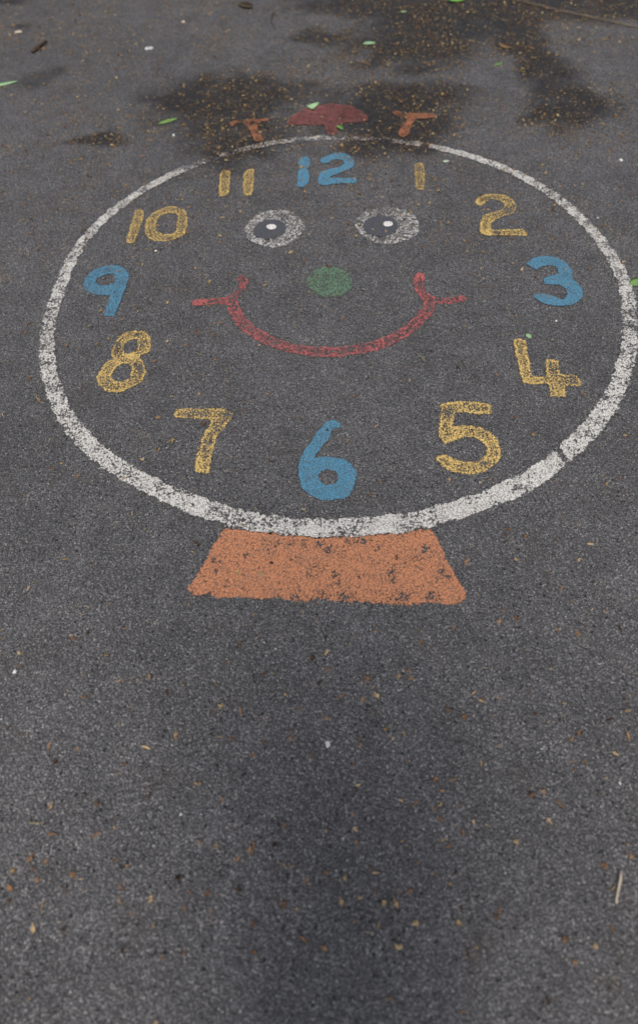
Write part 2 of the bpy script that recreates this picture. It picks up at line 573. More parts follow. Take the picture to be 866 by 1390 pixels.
number('yellow number 11, its second bar half lost under brown litter', [
    Z(280, 200, 8.66, [(165, 280), (295, 280), (270, 580), (140, 595)]),
    Z(280, 200, 8.66, [(435, 320), (480, 265), (575, 262), (552, 575), (428, 578)])], wear=0.46)
number('blue number 12 at the top of the clock', [
    Z(400, 200, 8.66, [(50, 180), (90, 122), (150, 120), (185, 165), (175, 225), (140, 262), (172, 300), (172, 380), (160, 430), (110, 478), (30, 475), (30, 400), (40, 280), (70, 262), (42, 225)]),
    Z(400, 200, 8.66, [(290, 155), (340, 125), (450, 80), (560, 68), (640, 95), (695, 160), (700, 230), (640, 265), (560, 300), (430, 345), (415, 370), (640, 368), (715, 370), (735, 400), (700, 430), (560, 435), (430, 440), (380, 455), (290, 450), (270, 390), (290, 320), (330, 285), (420, 265), (540, 240), (580, 200), (570, 165), (520, 150), (440, 160), (370, 200), (320, 190)])],
    mat=BLUE, wear=0.06)
number('very worn yellow number 1', [Z(540, 200, 8.66, [(185, 195), (305, 190), (320, 380), (310, 520), (205, 510), (190, 350)])], wear=0.56)
number('yellow number 10', [
    Z(160, 270, 8.66, [(210, 140), (265, 122), (330, 160), (270, 350), (205, 530), (95, 530), (150, 330)]),
    Z(160, 270, 8.66, [(330, 270), (400, 180), (500, 130), (600, 95), (700, 100), (790, 140), (830, 210), (825, 330), (790, 430), (700, 480), (560, 510), (440, 510), (350, 465), (315, 400), (318, 330)])],
    [Z(160, 270, 8.66, [(460, 290), (500, 215), (580, 180), (670, 180), (710, 215), (690, 290), (690, 380), (640, 415), (540, 425), (470, 390), (455, 340)])],
    wear=0.48, spots=[(178, 312, 9, .38)])
number('yellow number 2', [Z(640, 250, 8.66, [(30, 225), (70, 165), (150, 130), (270, 118), (400, 140), (480, 190), (525, 250), (520, 320), (470, 365), (360, 390), (250, 450), (225, 470), (235, 545), (350, 545), (450, 535), (600, 535), (660, 595), (640, 620), (540, 615), (400, 612), (180, 615), (90, 590), (90, 490), (110, 400), (170, 355), (300, 325), (360, 300), (375, 250), (330, 205), (250, 185), (170, 210), (120, 260), (70, 260)])],
       wear=0.44, spots=[(647, 276, 8, .15), (660, 317, 10, .1), (690, 285, 12, .75), (668, 271, 10, .68), (673, 317, 5, .8)])
number('blue number 3', [Z(710, 340, 8.66, [(25, 170), (100, 100), (230, 72), (360, 85), (470, 135), (550, 210), (585, 290), (560, 350), (640, 390), (690, 450), (695, 530), (640, 610), (560, 650), (430, 665), (300, 650), (170, 600), (100, 540), (170, 515), (330, 540), (410, 575), (480, 590), (510, 530), (500, 460), (440, 420), (330, 410), (240, 400), (240, 330), (300, 310), (400, 295), (415, 240), (370, 200), (300, 180), (200, 200), (150, 238), (90, 205)])],
       mat=BLUE, wear=0.16, spots=[(725, 358, 10, -.1), (738, 407, 14, -.1)])
number('blue number 9', [Z(100, 350, 8.66, [(130, 270), (180, 200), (280, 135), (420, 92), (530, 95), (620, 150), (660, 210), (640, 310), (590, 420), (560, 520), (510, 640), (490, 700), (360, 690), (370, 640), (430, 490), (440, 450), (330, 450), (220, 430), (130, 385)])],
       [Z(100, 350, 8.66, [(270, 260), (330, 225), (400, 195), (480, 200), (492, 260), (480, 310), (400, 328), (310, 330), (265, 300)])], mat=BLUE, wear=0.22)
number('yellow number 8 with its upper loop nearly rubbed away', [Z(120, 440, 8.66, [(270, 380), (280, 280), (340, 180), (420, 115), (560, 75), (680, 90), (750, 170), (745, 290), (700, 350), (600, 385), (680, 480), (690, 590), (640, 690), (540, 750), (380, 820), (220, 805), (130, 740), (100, 650), (140, 540), (220, 450), (300, 410)])],
       [Z(120, 440, 8.66, [(420, 300), (440, 240), (500, 195), (580, 185), (590, 250), (560, 320), (480, 355), (430, 350)]),
        Z(120, 440, 8.66, [(275, 610), (340, 510), (420, 475), (490, 480), (510, 560), (490, 640), (420, 680), (330, 680)])],
       wear=0.44, spots=[(157, 470, 13, .66), (202, 465, 9, .56), (190, 455, 10, .58), (179, 485, 8, .1), (196, 498, 10, .72), (160, 491, 7, .15)])
number('yellow number 7', [Z(225, 540, 8.66, [(95, 195), (120, 140), (250, 130), (450, 130), (700, 130), (790, 190), (770, 260), (690, 370), (610, 470), (570, 600), (540, 780), (530, 890), (470, 910), (340, 885), (360, 720), (400, 560), (430, 470), (500, 350), (540, 260), (350, 255), (180, 245), (100, 240)])],
       wear=0.45, spots=[(262, 562, 14, .6), (276, 636, 14, .28), (311, 563, 9, .85), (286, 602, 3, 1.0), (300, 583, 8, .68), (243, 562, 8, .42)])
number('blue number 6 at the bottom of the clock', [Z(390, 560, 7.873, [(150, 450), (240, 340), (330, 210), (430, 100), (490, 85), (570, 130), (575, 165), (480, 190), (460, 260), (370, 370), (290, 470), (290, 495), (430, 475), (600, 505), (690, 560), (735, 640), (725, 780), (670, 890), (600, 935), (440, 945), (330, 930), (230, 880), (150, 800), (120, 680), (125, 560)])],
       [Z(390, 560, 7.873, [(335, 650), (400, 618), (500, 622), (538, 670), (530, 760), (450, 785), (375, 775), (332, 720)])], mat=BLUE, wear=0.10, spots=[(444, 585, 3, .9)])
number('yellow number 5', [Z(580, 530, 7.873, [(130, 150), (220, 130), (410, 122), (560, 125), (680, 170), (690, 262), (560, 262), (290, 245), (275, 395), (400, 380), (560, 395), (690, 465), (760, 560), (790, 690), (750, 780), (620, 870), (450, 912), (300, 890), (180, 840), (75, 740), (110, 700), (200, 690), (270, 740), (400, 770), (520, 770), (620, 700), (625, 610), (540, 530), (430, 510), (320, 525), (240, 570), (180, 582), (120, 510), (110, 450), (120, 360), (130, 250)])],
       wear=0.36, spots=[(605, 562, 12, .66), (633, 549, 3, 1.1), (655, 630, 6, .85), (650, 600, 6, .5), (648, 570, 6, .3)])
number('yellow number 4 with a worn, reddish right tip', [Z(685, 450, 7.873, [(70, 90), (150, 75), (220, 100), (245, 250), (285, 440), (300, 480), (440, 490), (430, 400), (420, 315), (470, 295), (570, 320), (570, 400), (600, 460), (760, 470), (825, 545), (800, 600), (640, 590), (655, 700), (560, 715), (480, 700), (465, 590), (440, 565), (300, 572), (180, 560), (150, 430), (110, 260)])],
       wear=0.42, spots=[(698, 480, 10, .25), (752, 503, 8, .72), (778, 517, 11, .68), (706, 479, 3, .9), (712, 518, 8, .2)])


def shape(name, polys, mat, wear, z, label=None, spots=(), cell=0.004, re=0.003, parent=None):
    polys = [T(o) for o in polys]
    def f(P):
        d = np.full(len(P), 1e9)
        for o in polys: d = np.minimum(d, sdf_poly(P, o))
        return d
    return paint_mesh(name, f, bb(*polys), mat, parent or clock, z, cell, wear, spots, label, rough_edge=re)


def ell(cx, cy, rx, ry, n=20):
    return [(cx + rx * math.cos(k * 2 * math.pi / n), cy + ry * math.sin(k * 2 * math.pi / n)) for k in range(n)]


e1 = shape('eye', [Z(320, 270, 7.873, [(95, 340), (130, 250), (230, 170), (380, 125), (530, 125), (650, 170), (720, 250), (740, 330), (690, 410), (600, 480), (480, 520), (400, 535), (300, 510), (200, 480), (120, 430)])],
           WHITE_EYE, 0.30, 0.0042, 'left eye of the clock, speckled white with a tilted dark pupil', [(388, 297, 10, .55)])
shape('pupil', [Z(320, 270, 7.873, [(190, 345), (240, 275), (340, 238), (440, 235), (520, 270), (545, 330), (500, 395), (420, 430), (330, 445), (250, 430), (200, 395)])], SLATE, -.3, 0.0070, parent=None, cell=.0035, re=.001).parent = clock
shape('pupil_dot', [Z(320, 270, 7.873, ell(385, 320, 52, 28))], DOT, -.35, 0.0098, cell=.0025, re=.0008)
e2 = shape('eye', [Z(470, 270, 7.873, [(90, 300), (110, 210), (200, 140), (340, 105), (480, 100), (610, 120), (720, 180), (785, 280), (770, 370), (690, 430), (580, 470), (480, 490), (340, 485), (240, 440), (160, 390), (110, 330)])],
           WHITE_EYE, 0.34, 0.0042, 'right eye of the clock, more worn along its top rim', [(515, 288, 14, .62), (550, 285, 10, .55), (485, 300, 8, .55)])
shape('pupil', [Z(470, 270, 7.873, [(170, 310), (200, 250), (280, 205), (390, 195), (500, 215), (550, 270), (540, 340), (470, 400), (380, 418), (270, 400), (200, 360)])], SLATE, -.1, 0.0070, cell=.0035, re=.001)
shape('pupil_dot', [Z(470, 270, 7.873, ell(443, 288, 50, 28))], DOT, -.35, 0.0098, cell=.0025, re=.0008)


def reparent(ch, par):
    ch.parent = par
    w = Vector(ch.location)                 # was relative to the clock empty
    ch.location = w - par.location


kids = [o for o in clock.children]
pup = [o for o in kids if o.name.startswith('pupil') and not o.name.startswith('pupil_dot')]
dots = [o for o in kids if o.name.startswith('pupil_dot')]
pup.sort(key=lambda o: o.location.x); dots.sort(key=lambda o: o.location.x)
for e, p_, d_ in ((e1, pup[0], dots[0]), (e2, pup[1], dots[1])):
    reparent(p_, e); reparent(d_, e)

shape('nose', [Z(380, 180, 3.331, ell(224, 678, 103, 72, 14))], GREEN, 0.34, 0.0042, 'round green nose of the clock', re=.004)

sm = [(314.7, 406), (318, 424), (333, 443), (349.3, 454.7), (365.5, 464), (388.6, 472), (411.7, 477), (446, 479.5), (463, 478), (486, 475.5), (514, 469), (537, 459.3), (555.5, 447.8), (573, 431.6), (583, 417), (584, 408)]
sm_p = [(G(sm), .0245), (G([(268, 411.5), (288, 411), (307.7, 408.5)]), .019), (G([(316, 406), (325, 396), (331.5, 387), (328, 378)]), .019),
        (G([(578.6, 405), (570, 395.6), (567, 384), (570, 375.5)]), .021), (G([(584, 409.6), (606, 409.6), (626, 406.5)]), .018)]
for i in range(len(sm_p)):
    p0 = sm_p[i][0]
    q = [p0[0]]
    for a, b in zip(p0[:-1], p0[1:]): q += [0.75 * a + 0.25 * b, 0.25 * a + 0.75 * b]
    q.append(p0[-1])
    sm_p[i] = (np.array(q), sm_p[i][1])
allp = np.concatenate([a for a, _ in sm_p])
paint_mesh('smile', lambda P: np.min([sdf_stroke(P, a, r_) for a, r_ in sm_p], 0), (allp[:, 0].min() - .03, allp[:, 1].min() - .03, allp[:, 0].max() + .03, allp[:, 1].max() + .03),
           RED, clock, 0.0042, 0.004, 0.46, [(268, 411, 8, .05), (325, 396, 8, .78), (330, 380, 8, .55), (318, 432, 6, .6), (570, 376, 9, .02), (595, 409, 12, .55), (626, 406, 6, .2), (560, 440, 16, .50), (476, 476, 14, .58), (586, 425, 8, .6), (375, 466, 4, .75), (347, 438, 6, .3)],
           'long red smile with forked corners', rough_edge=.003)

# orange base: its top follows the ring, its foot is ragged
base_poly = G([(304, 719), (340, 722), (400, 727), (445, 728), (500, 727), (550, 723), (586, 719.5), (590, 728), (601.7, 750.8), (615.5, 778.5), (631.7, 806), (631, 816), (620, 820), (590, 819), (555.5, 821), (530, 821), (497.7, 819), (440, 815.5), (411.7, 816.6), (365.5, 813), (319.3, 811), (285, 810), (262, 808), (256, 802), (262, 790), (277, 766), (292, 738)])
paint_mesh('orange_base', lambda P: np.maximum(sdf_poly(P, base_poly), -(ring_sdf(P) + .0015)), bb(base_poly), ORANGE, clock, 0.0042, 0.004, .10,
           [(356, 733, 5.3, 0.43), (375, 738, 7.0, 0.43), (395, 740, 5.3, 0.47), (410, 741, 6.2, 0.43), (433, 741, 7.9, 0.66), (446, 747, 7.0, 0.61), (470, 735, 6.2, 0.47), (483, 736, 4.4, 0.66), (495, 736, 4.4, 0.56), (512, 745, 6.2, 0.59),
            (456, 780, 5.3, 0.59), (458, 792, 5.3, 0.56), (448, 796, 4.4, 0.56), (530, 778, 6.2, 0.56), (533, 790, 5.3, 0.56), (577, 746, 6.2, 0.59), (560, 758, 7.9, 0.47), (590, 752, 7.0, 0.43), (540, 725, 7.0, 0.47), (552, 722, 7.0, 0.56), (600, 778, 6.2, 0.47), (608, 785, 5.3, 0.59),
            (291, 760, 6.2, 0.47), (298, 764, 4.4, 0.47), (293, 776, 4.4, 0.59), (283, 810, 8.8, 0.56), (263, 806, 4.4, 0.29), (330, 782, 4.4, 0.47), (333, 755, 5.3, 0.43), (375, 815, 10.6, 0.47), (400, 814, 12.3, 0.47), (440, 813, 10.6, 0.52), (467, 812, 8.8, 0.47), (480, 816, 10.6, 0.43), (520, 814, 12.3, 0.38), (545, 814, 12.3, 0.52), (590, 813, 12.3, 0.47), (585, 806, 4.4, 0.47), (420, 783, 5.3, 0.38), (488, 780, 7.0, 0.33), (360, 800, 4.4, 0.29)],
           'orange trapezoid base under the clock ring', rough_edge=.004)
shape('clock_foot', [Z(300, 130, 8.66, [(105, 330), (150, 295), (330, 290), (460, 280), (540, 262), (560, 300), (440, 325), (430, 400), (490, 490), (515, 545), (400, 550), (350, 440), (310, 370), (240, 320), (160, 340), (130, 370)])],
      ORANGE, 0.36, 0.0042, 'orange T mark above the number 11', [(343, 168, 5, .7), (330, 165, 6, .6)])
shape('clock_foot', [Z(380, 130, 3.936, [(596, 92), (625, 83), (650, 95), (830, 99), (832, 122), (725, 127), (705, 160), (688, 212), (655, 228), (630, 215), (640, 180), (668, 150), (676, 122), (610, 106)])],
      ORANGE, 0.28, 0.0042, 'brighter orange T mark between the red bell and the number 2 side of the ring', [(545, 157, 6, .6)])
shape('bell', [Z(380, 130, 3.936, [(30, 157), (70, 108), (150, 62), (270, 44), (390, 60), (450, 92), (478, 132), (440, 142), (312, 152), (302, 205), (250, 212), (240, 158), (150, 160)])],
      MAROON, 0.28, 0.0042, 'dull red bell dome on top of the clock', [(450, 180, 8, .45), (440, 165, 10, .35)], re=.005)

# worn tan line at the far right
LINE = make_paint('worn_line_paint', (0.21, 0.185, 0.14), outline=0.0, thin=0.3, grain=60, shade=(.8, 1.1))
lp = G([(560, -22), (640, -14), (704, 1), (747, 12.3), (796.6, 23), (839.6, 32), (880, 40.5), (960, 58)])
ln = paint_mesh('faded_line', lambda P: sdf_stroke(P, lp, .017), (lp[:, 0].min(), lp[:, 1].min(), lp[:, 0].max(), lp[:, 1].max()), LINE, None, 0.0042, 0.006, 0.30, (), None, rough_edge=.005)
tag(ln, 'faded tan line crossing the far right corner of the asphalt', 'ground marking')


# ------------------------------------------------------------------ litter
def blade(L, Wd, T_, curl=0.4, cup=0.3, bend=0.0, nseg=6, tip=1.0, rootw=0.35):
    """closed thin scale / leaf shape along +X lying on z = 0, curled upward"""
    V, Fc = [], []
    K = 6
    for i in range(nseg + 1):
        t = i / nseg
        w = Wd / 2 * max(0.06, math.sin(math.pi * min(1, t ** tip * (1 - rootw) + rootw * 0.4 + t * rootw * 0.6)) ** 0.75)
        th = T_ * (0.35 + 0.65 * math.sin(math.pi * t))
        x = (t - 0.5) * L
        zc = curl * L * (2 * t - 1) ** 2 * 0.5 + T_ / 2
        yc = bend * L * math.sin(math.pi * t)
        for (u, s) in ((-1, 0), (-0.4, 1), (0.4, 1), (1, 0), (0.4, -1), (-0.4, -1)):
            V.append((x, yc + u * w, zc + s * th / 2 + cup * w * abs(u) ** 1.5))
    for i in range(nseg):
        for k in range(K):
            a = i * K + k; b = i * K + (k + 1) % K
            Fc.append((a, b, b + K, a + K))
    Fc.append(tuple(range(K))[::-1])
    Fc.append(tuple(range(nseg * K, nseg * K + K)))
    return np.array(V), Fc


def tube(pts, r0, r1, K=6):
    V, Fc = [], []
    n = len(pts)
    pts = [Vector(p) for p in pts]
    for i, p in enumerate(pts):
        d = (pts[min(i + 1, n - 1)] - pts[max(i - 1, 0)]).normalized()
        u = d.cross(Vector((0, 0, 1)))
        u = u.normalized() if u.length > 1e-3 else Vector((1, 0, 0))
        v = d.cross(u)
        r = r0 + (r1 - r0) * i / (n - 1)
        for k in range(K):
            a = 2 * math.pi * k / K
            V.append(tuple(p + u * math.cos(a) * r + v * math.sin(a) * r))
    for i in range(n - 1):
        for k in range(K):
            a = i * K + k; b = i * K + (k + 1) % K
            Fc.append((a, b, b + K, a + K))
    Fc.append(tuple(range(K))[::-1]); Fc.append(tuple(range((n - 1) * K, n * K)))
    return np.array(V), Fc


def xf(VF, rz=0.0, loc=(0, 0, 0), rx=0.0, ry=0.0, sc=1.0):
    V, Fc = VF
    M = Matrix.Rotation(rz, 3, 'Z') @ Matrix.Rotation(ry, 3, 'Y') @ Matrix.Rotation(rx, 3, 'X')
    return (V * sc) @ np.array(M).T + np.array(loc), Fc


def merge(parts):
    V, Fc, tn = [], [], []
    o = 0
    for (v, f) in parts:
        V.append(v); Fc += [tuple(i + o for i in q) for q in f]; o += len(v)
    V = np.concatenate(V)
    return V, Fc


def ground_it(VF):
    V, Fc = VF
    V = V.copy(); V[:, 2] -= V[:, 2].min()
    return V, Fc


def variants():
    out = []
    r = random.Random(3)
    # single curled scales
    for k in range(5):
        out.append(('scale', ground_it(xf(blade(r.uniform(.012, .019), r.uniform(.0036, .0055), .0008, r.uniform(.15, .55), r.uniform(.2, .9), r.uniform(-.15, .15)), rx=r.uniform(-.5, .5)))))
    # little bunches of scales joined on a stub
    for k in range(5):
        ps = [tube([(0, 0, .001), (.003, .001, .002), (.006, .0, .003)], .0012, .0009)]
        for j in range(r.randint(3, 5)):
            a = r.uniform(0, 6.28)
            b = blade(r.uniform(.005, .012), r.uniform(.0025, .0045), .0008, r.uniform(.2, .7), r.uniform(.2, .9), r.uniform(-.2, .2))
            b = xf(b, ry=r.uniform(-.5, .1), rx=r.uniform(-.7, .7))
            ps.append(xf(b, rz=a + r.uniform(-1.3, 1.3), loc=(r.uniform(0, .006) * math.cos(a), r.uniform(0, .006) * math.sin(a), r.uniform(0.001, .003))))
        out.append(('cluster', ground_it(merge(ps))))
    # thin curved stalks
    for k in range(3):
        L = r.uniform(.012, .022); bd = r.uniform(-.006, .006)
        out.append(('stalk', ground_it(tube([(-L / 2, 0, 0), (-L / 5, bd, .001), (L / 5, bd, .0015), (L / 2, 0, .0005)], .0009, .0006))))
    return out


VAR = variants()
TAN = make_simple('tan_husk', [(0.20, 0.13, 0.062), (0.36, 0.25, 0.13), (0.50, 0.39, 0.22)], rough=.6)
ORB = make_simple('orange_brown_husk', [(0.11, 0.060, 0.032), (0.22, 0.122, 0.060), (0.35, 0.21, 0.11)], rough=.6)
DRK = make_simple('dark_brown_husk', [(0.022, 0.014, 0.010), (0.055, 0.032, 0.020), (0.09, 0.055, 0.03)], rough=.65)
MATS = {'tan': TAN, 'orange-brown': ORB, 'dark brown': DRK}
husk_mesh = {}
for cn, mt in MATS.items():
    for i, (kd, (V, Fc)) in enumerate(VAR):
        me = bpy.data.meshes.new('husk')
        me.from_pydata(V.tolist(), [], Fc)
        me.polygons.foreach_set('use_smooth', [True] * len(me.polygons))
        me.materials.append(mt); me.update()
        husk_mesh[(cn, i)] = me

SHAPEWORD = {'scale': 'curled husk', 'cluster': 'husk cluster', 'stalk': 'thin flower stalk'}
NAMEWORD = {'scale': 'husk', 'cluster': 'husk_cluster', 'stalk': 'flower_stalk'}


def where(px, py):
    g = G((px, py))[0] - CLK
    inside = np.hypot(*g) < 1.05
    side = 0 if px < 289 else (1 if px < 578 else 2)
    if py > 1290: return ('at the bottom left edge', 'at the bottom edge, middle', 'at the bottom right edge')[side]
    if inside:
        if py > 640: return ('inside the ring below number seven', 'inside the ring below number six', 'inside the ring below number five')[side]
        if py > 490: return ('inside the ring between numbers eight and seven', 'between the red smile and number six', 'inside the ring by numbers four and five')[side]
        if py > 350: return ('inside the ring by number nine', 'beside the green nose or smile', 'inside the ring by number three')[side]
        return ('inside the ring by number ten', 'inside the ring around the eyes', 'inside the ring by number two')[side]
    if 255 < px < 635 and 715 < py < 822: return 'on the orange base'
    if py > 1180: return ('in the near left corner', 'on the shaded near middle asphalt', 'in the near right corner')[side]
    if py > 1060: return ('on bare asphalt at near left', 'on bare asphalt just above the shade', 'on bare asphalt at near right')[side]
    if py > 940: return ('on bare asphalt at mid left', 'well below the orange base', 'on bare asphalt at mid right')[side]
    if py > 822: return ('just below and left of the base', 'directly below the orange base', 'just below and right of the base')[side]
    if py > 560: return ('outside the ring at lower left', 'outside the ring beside the base', 'outside the ring at lower right')[side]
    if py > 260: return ('outside the ring on the left', 'outside the ring', 'outside the ring on the right')[side]
    return ('beyond the ring at upper left', 'on damp asphalt beyond the ring', 'beyond the ring at upper right')[side]


placed = {}
groups = {}


def put_husk(px, py, cn=None, vi=None, sc=1.0, rz=None):
    g = G((px, py))[0]
    cn = cn or random.choices(['orange-brown', 'tan', 'dark brown'], [5, 4, 2])[0]
    if vi is None: vi = random.choices(range(len(VAR)), [3] * 5 + [3.2] * 5 + [1.6] * 3)[0]
    kd = VAR[vi][0]
    o = bpy.data.objects.new(NAMEWORD[kd], husk_mesh[(cn, vi)])
    C.objects.link(o)
    z = 0.0045 if 180 < py < 825 else 0.001
    o.location = (g[0], g[1], z)
    o.rotation_euler = (random.uniform(-.12, .12), random.uniform(-.12, .12), random.uniform(0, 6.28) if rz is None else rz)
    o.scale = (sc,) * 3
    lab = f'{cn} {SHAPEWORD[kd]} {where(px, py)}'
    tag(o, lab, 'husk' if kd != 'stalk' else 'stalk', 'husks and stalks scattered over the asphalt')
    placed.setdefault(lab, []).append((px, o))
    return o


hand = []
for x0, y0, pts in (
    (0, 840, [(340, 22), (55, 95), (290, 100), (325, 170), (378, 168), (405, 158), (455, 200), (230, 213), (715, 148), (655, 250), (715, 271), (812, 245), (775, 205), (720, 333), (690, 370), (630, 325), (595, 320), (480, 318), (400, 350), (315, 360), (55, 315), (135, 345), (152, 390), (788, 325), (850, 375), (533, 450), (405, 480), (232, 478), (140, 510), (700, 45), (650, 70), (848, 107), (25, 295), (200, 55)]),
    (433, 840, [(365, 25), (490, 12), (645, 30), (700, 40), (815, 25), (275, 62), (150, 35), (22, 92), (22, 138), (130, 165), (247, 165), (240, 140), (418, 202), (440, 225), (487, 210), (393, 268), (500, 275), (585, 257), (180, 298), (705, 310), (835, 250), (838, 322), (800, 365), (785, 275), (315, 437), (363, 437), (575, 480), (222, 495), (262, 500), (653, 503), (105, 450), (20, 270), (60, 210), (157, 210)]),
    (0, 1100, [(145, 65), (265, 65), (85, 130), (127, 140), (40, 160), (92, 162), (315, 135), (328, 158), (200, 175), (105, 188), (173, 218), (30, 210), (30, 245), (485, 183), (330, 208), (328, 245), (410, 240), (120, 262), (362, 280), (175, 320), (92, 322), (338, 308), (497, 380), (680, 110), (690, 97), (745, 95), (780, 175), (647, 215), (770, 257), (685, 308), (690, 385), (645, 130), (565, 225), (825, 350), (830, 190), (770, 40)]),
    (433, 1100, [(625, 30), (390, 60), (352, 98), (533, 85), (830, 88), (770, 150), (845, 125), (795, 212), (835, 240), (140, 155), (260, 145), (60, 250), (243, 218), (208, 255), (480, 290), (378, 305), (160, 315), (262, 305), (15, 375), (215, 367), (665, 350), (795, 320), (747, 367), (405, 385), (100, 50)])):
    for a, b in pts: hand.append((x0 + a / 2, y0 + b / 2))
hand += [(412, 692), (419, 699), (364, 536), (556, 518), (553, 580), (515, 655), (366, 627), (360, 656), (108, 649), (268, 452), (291, 458), (270, 452), (395, 385), (420, 398), (408, 430), (500, 495),
         (674, 510), (723, 592), (700, 568), (823, 658), (840, 590), (838, 565), (865, 470), (771, 655), (609, 653), (180, 700), (216, 569), (216, 612), (218, 600), (215, 610), (267, 739), (270, 741), (634, 760), (632, 765), (155, 444), (92, 470), (42, 515), (55, 545), (75, 580), (36, 636), (74, 638),
         (210, 491), (285, 452), (294, 490), (45, 300), (96, 257), (195, 213), (172, 253), (60, 215), (40, 235), (300, 440), (510, 580), (330, 560), (620, 500), (470, 600), (760, 700), (800, 740), (700, 760), (820, 830), (90, 760), (40, 800), (150, 820), (120, 860), (700, 840), (760, 800), (690, 720)]
hand += [(340, 545), (352, 470), (300, 330), (420, 320), (468, 330), (510, 352), (590, 330), (630, 440), (455, 425), (402, 345), (250, 380), (230, 470), (310, 520), (700, 430), (655, 380), (560, 500), (480, 540), (340, 610), (585, 240), (390, 250), (480, 262), (445, 285)]
hand = [h_ for h_ in hand if h_[1] < 1390]
for (px, py) in hand:
    cn = None
    put_husk(px, py, cn, sc=random.uniform(.8, 1.3))
nind = len(hand)


def wnoise(x, y, s):
    return mnoise.noise(Vector((x * s, y * s, 3.3)))


def density(x, y, w):
    """pieces per unit area relative to the thickest drifts"""
    base = 0.05 + 0.27 * max(0, min(1, (y - 1.6) / 1.4)) + 0.14 * max(0, min(1, (y - 3.0) / 1.2))
    pl = max(0, wnoise(x, y, 2.7) * 1.3 + 0.35) * (0.5 + max(0, wnoise(x + 9, y, 11) * 2 + .4))
    return min(1.0, base * (0.35 + pl) + 0.85 * w ** 1.2 * (.35 + pl * .8))


def to_px(x, y):
    v = Vector((x, y, -H))
    cx = v.dot(rt); cy = v.dot(up); cz = v.dot(fwd)
    return (CX + F * cx / cz, CY - F * cy / cz)


pts = []
cx_ = rng.uniform(-2.3, 2.5, 130000); cy_ = rng.uniform(-.5, 5.4, 130000)
ok_ = np.abs(cx_ - .02) < .9 + .36 * cy_
cx_, cy_ = cx_[ok_], cy_[ok_]
for x, y, w in zip(cx_.tolist(), cy_.tolist(), wet_at(cx_, cy_).tolist()):
    if random.random() < density(x, y, w): pts.append((x, y))
# the nearest visible ones become pieces of their own, the rest is one scatter
vis = []
for (x, y) in pts:
    if y > -0.15:
        px, py = to_px(x, y)
        if 0 < px < 866 and 0 < py < 1390:
            vis.append((math.hypot(x, y, H), px, py, (x, y)))
vis.sort()
own = set()
for d, px, py, xy in vis[:max(0, 296 - nind)]:
    put_husk(px, py, sc=random.uniform(.55, .95)); own.add(xy)

ORD = ['first', 'second', 'third', 'fourth', 'fifth', 'sixth', 'seventh', 'eighth', 'ninth', 'tenth', 'eleventh', 'twelfth', 'thirteenth', 'fourteenth', 'fifteenth']
for lab, L_ in placed.items():
    n_ = len(L_)
    if n_ == 1: continue
    L_.sort(key=lambda t: t[0])
    for k, (_, o) in enumerate(L_):
        if n_ == 2: w_ = ('the left-hand one', 'the right-hand one')[k]
        elif k == 0: w_ = 'leftmost one'
        elif k == n_ - 1: w_ = 'rightmost one'
        else: w_ = ORD[min(k, 14)] + ' from the left'
        o['label'] = lab + ', ' + w_

seen_ = {}
for L_ in placed.values():
    for _, o in L_:
        seen_.setdefault(o['label'], []).append(o)
for lb_, L_ in seen_.items():
    for k, o in enumerate(L_[1:]): o['label'] = lb_ + ', slightly nearer'

SCAT = make_simple('mixed_husks', [(0.04, 0.024, 0.016), (0.14, 0.08, 0.04), (0.27, 0.17, 0.08), (0.38, 0.28, 0.13), (0.50, 0.42, 0.26)], rough=.6, rnd=False)
V_all, F_all, T_all = [], [], []
o_ = 0
small = [ground_it(blade(l, w, .0007, c, k, b, nseg=3)) for l, w, c, k, b in ((.012, .0028, .3, .5, .1), (.010, .0026, .5, .8, 0), (.015, .0022, .3, .3, -.15), (.007, .0034, .2, .4, 0))]
small += [VAR[5][1], VAR[6][1], VAR[7][1]]
for (x, y) in pts:
    if (x, y) in own: continue
    vf = small[random.choices(range(7), [5, 5, 5, 3, .7, .7, .7])[0]]
    V, Fc = xf(vf, rz=random.uniform(0, 6.28), rx=random.uniform(-.25, .25), ry=random.uniform(-.3, .3), sc=random.choice((.5, .7, .8, .9, 1.15)) * (1 if y < 2.2 else 1.12))
    V = V + np.array([x, y, -V[:, 2].min() + .0008 + (.004 if np.hypot(x - CLK[0], y - CLK[1]) < 1.15 else 0)])
    V_all.append(V); F_all += [tuple(i + o_ for i in q) for q in Fc]; o_ += len(V)
    T_all += [random.random()] * len(V)
V_all = np.concatenate(V_all)
sc_o = mesh_obj('husk_litter', V_all, F_all, SCAT, attrs={'tint': T_all}, smooth=True)
tag(sc_o, 'fine brown and tan husk litter strewn thickest over the damp patches', 'plant litter', kind='stuff')

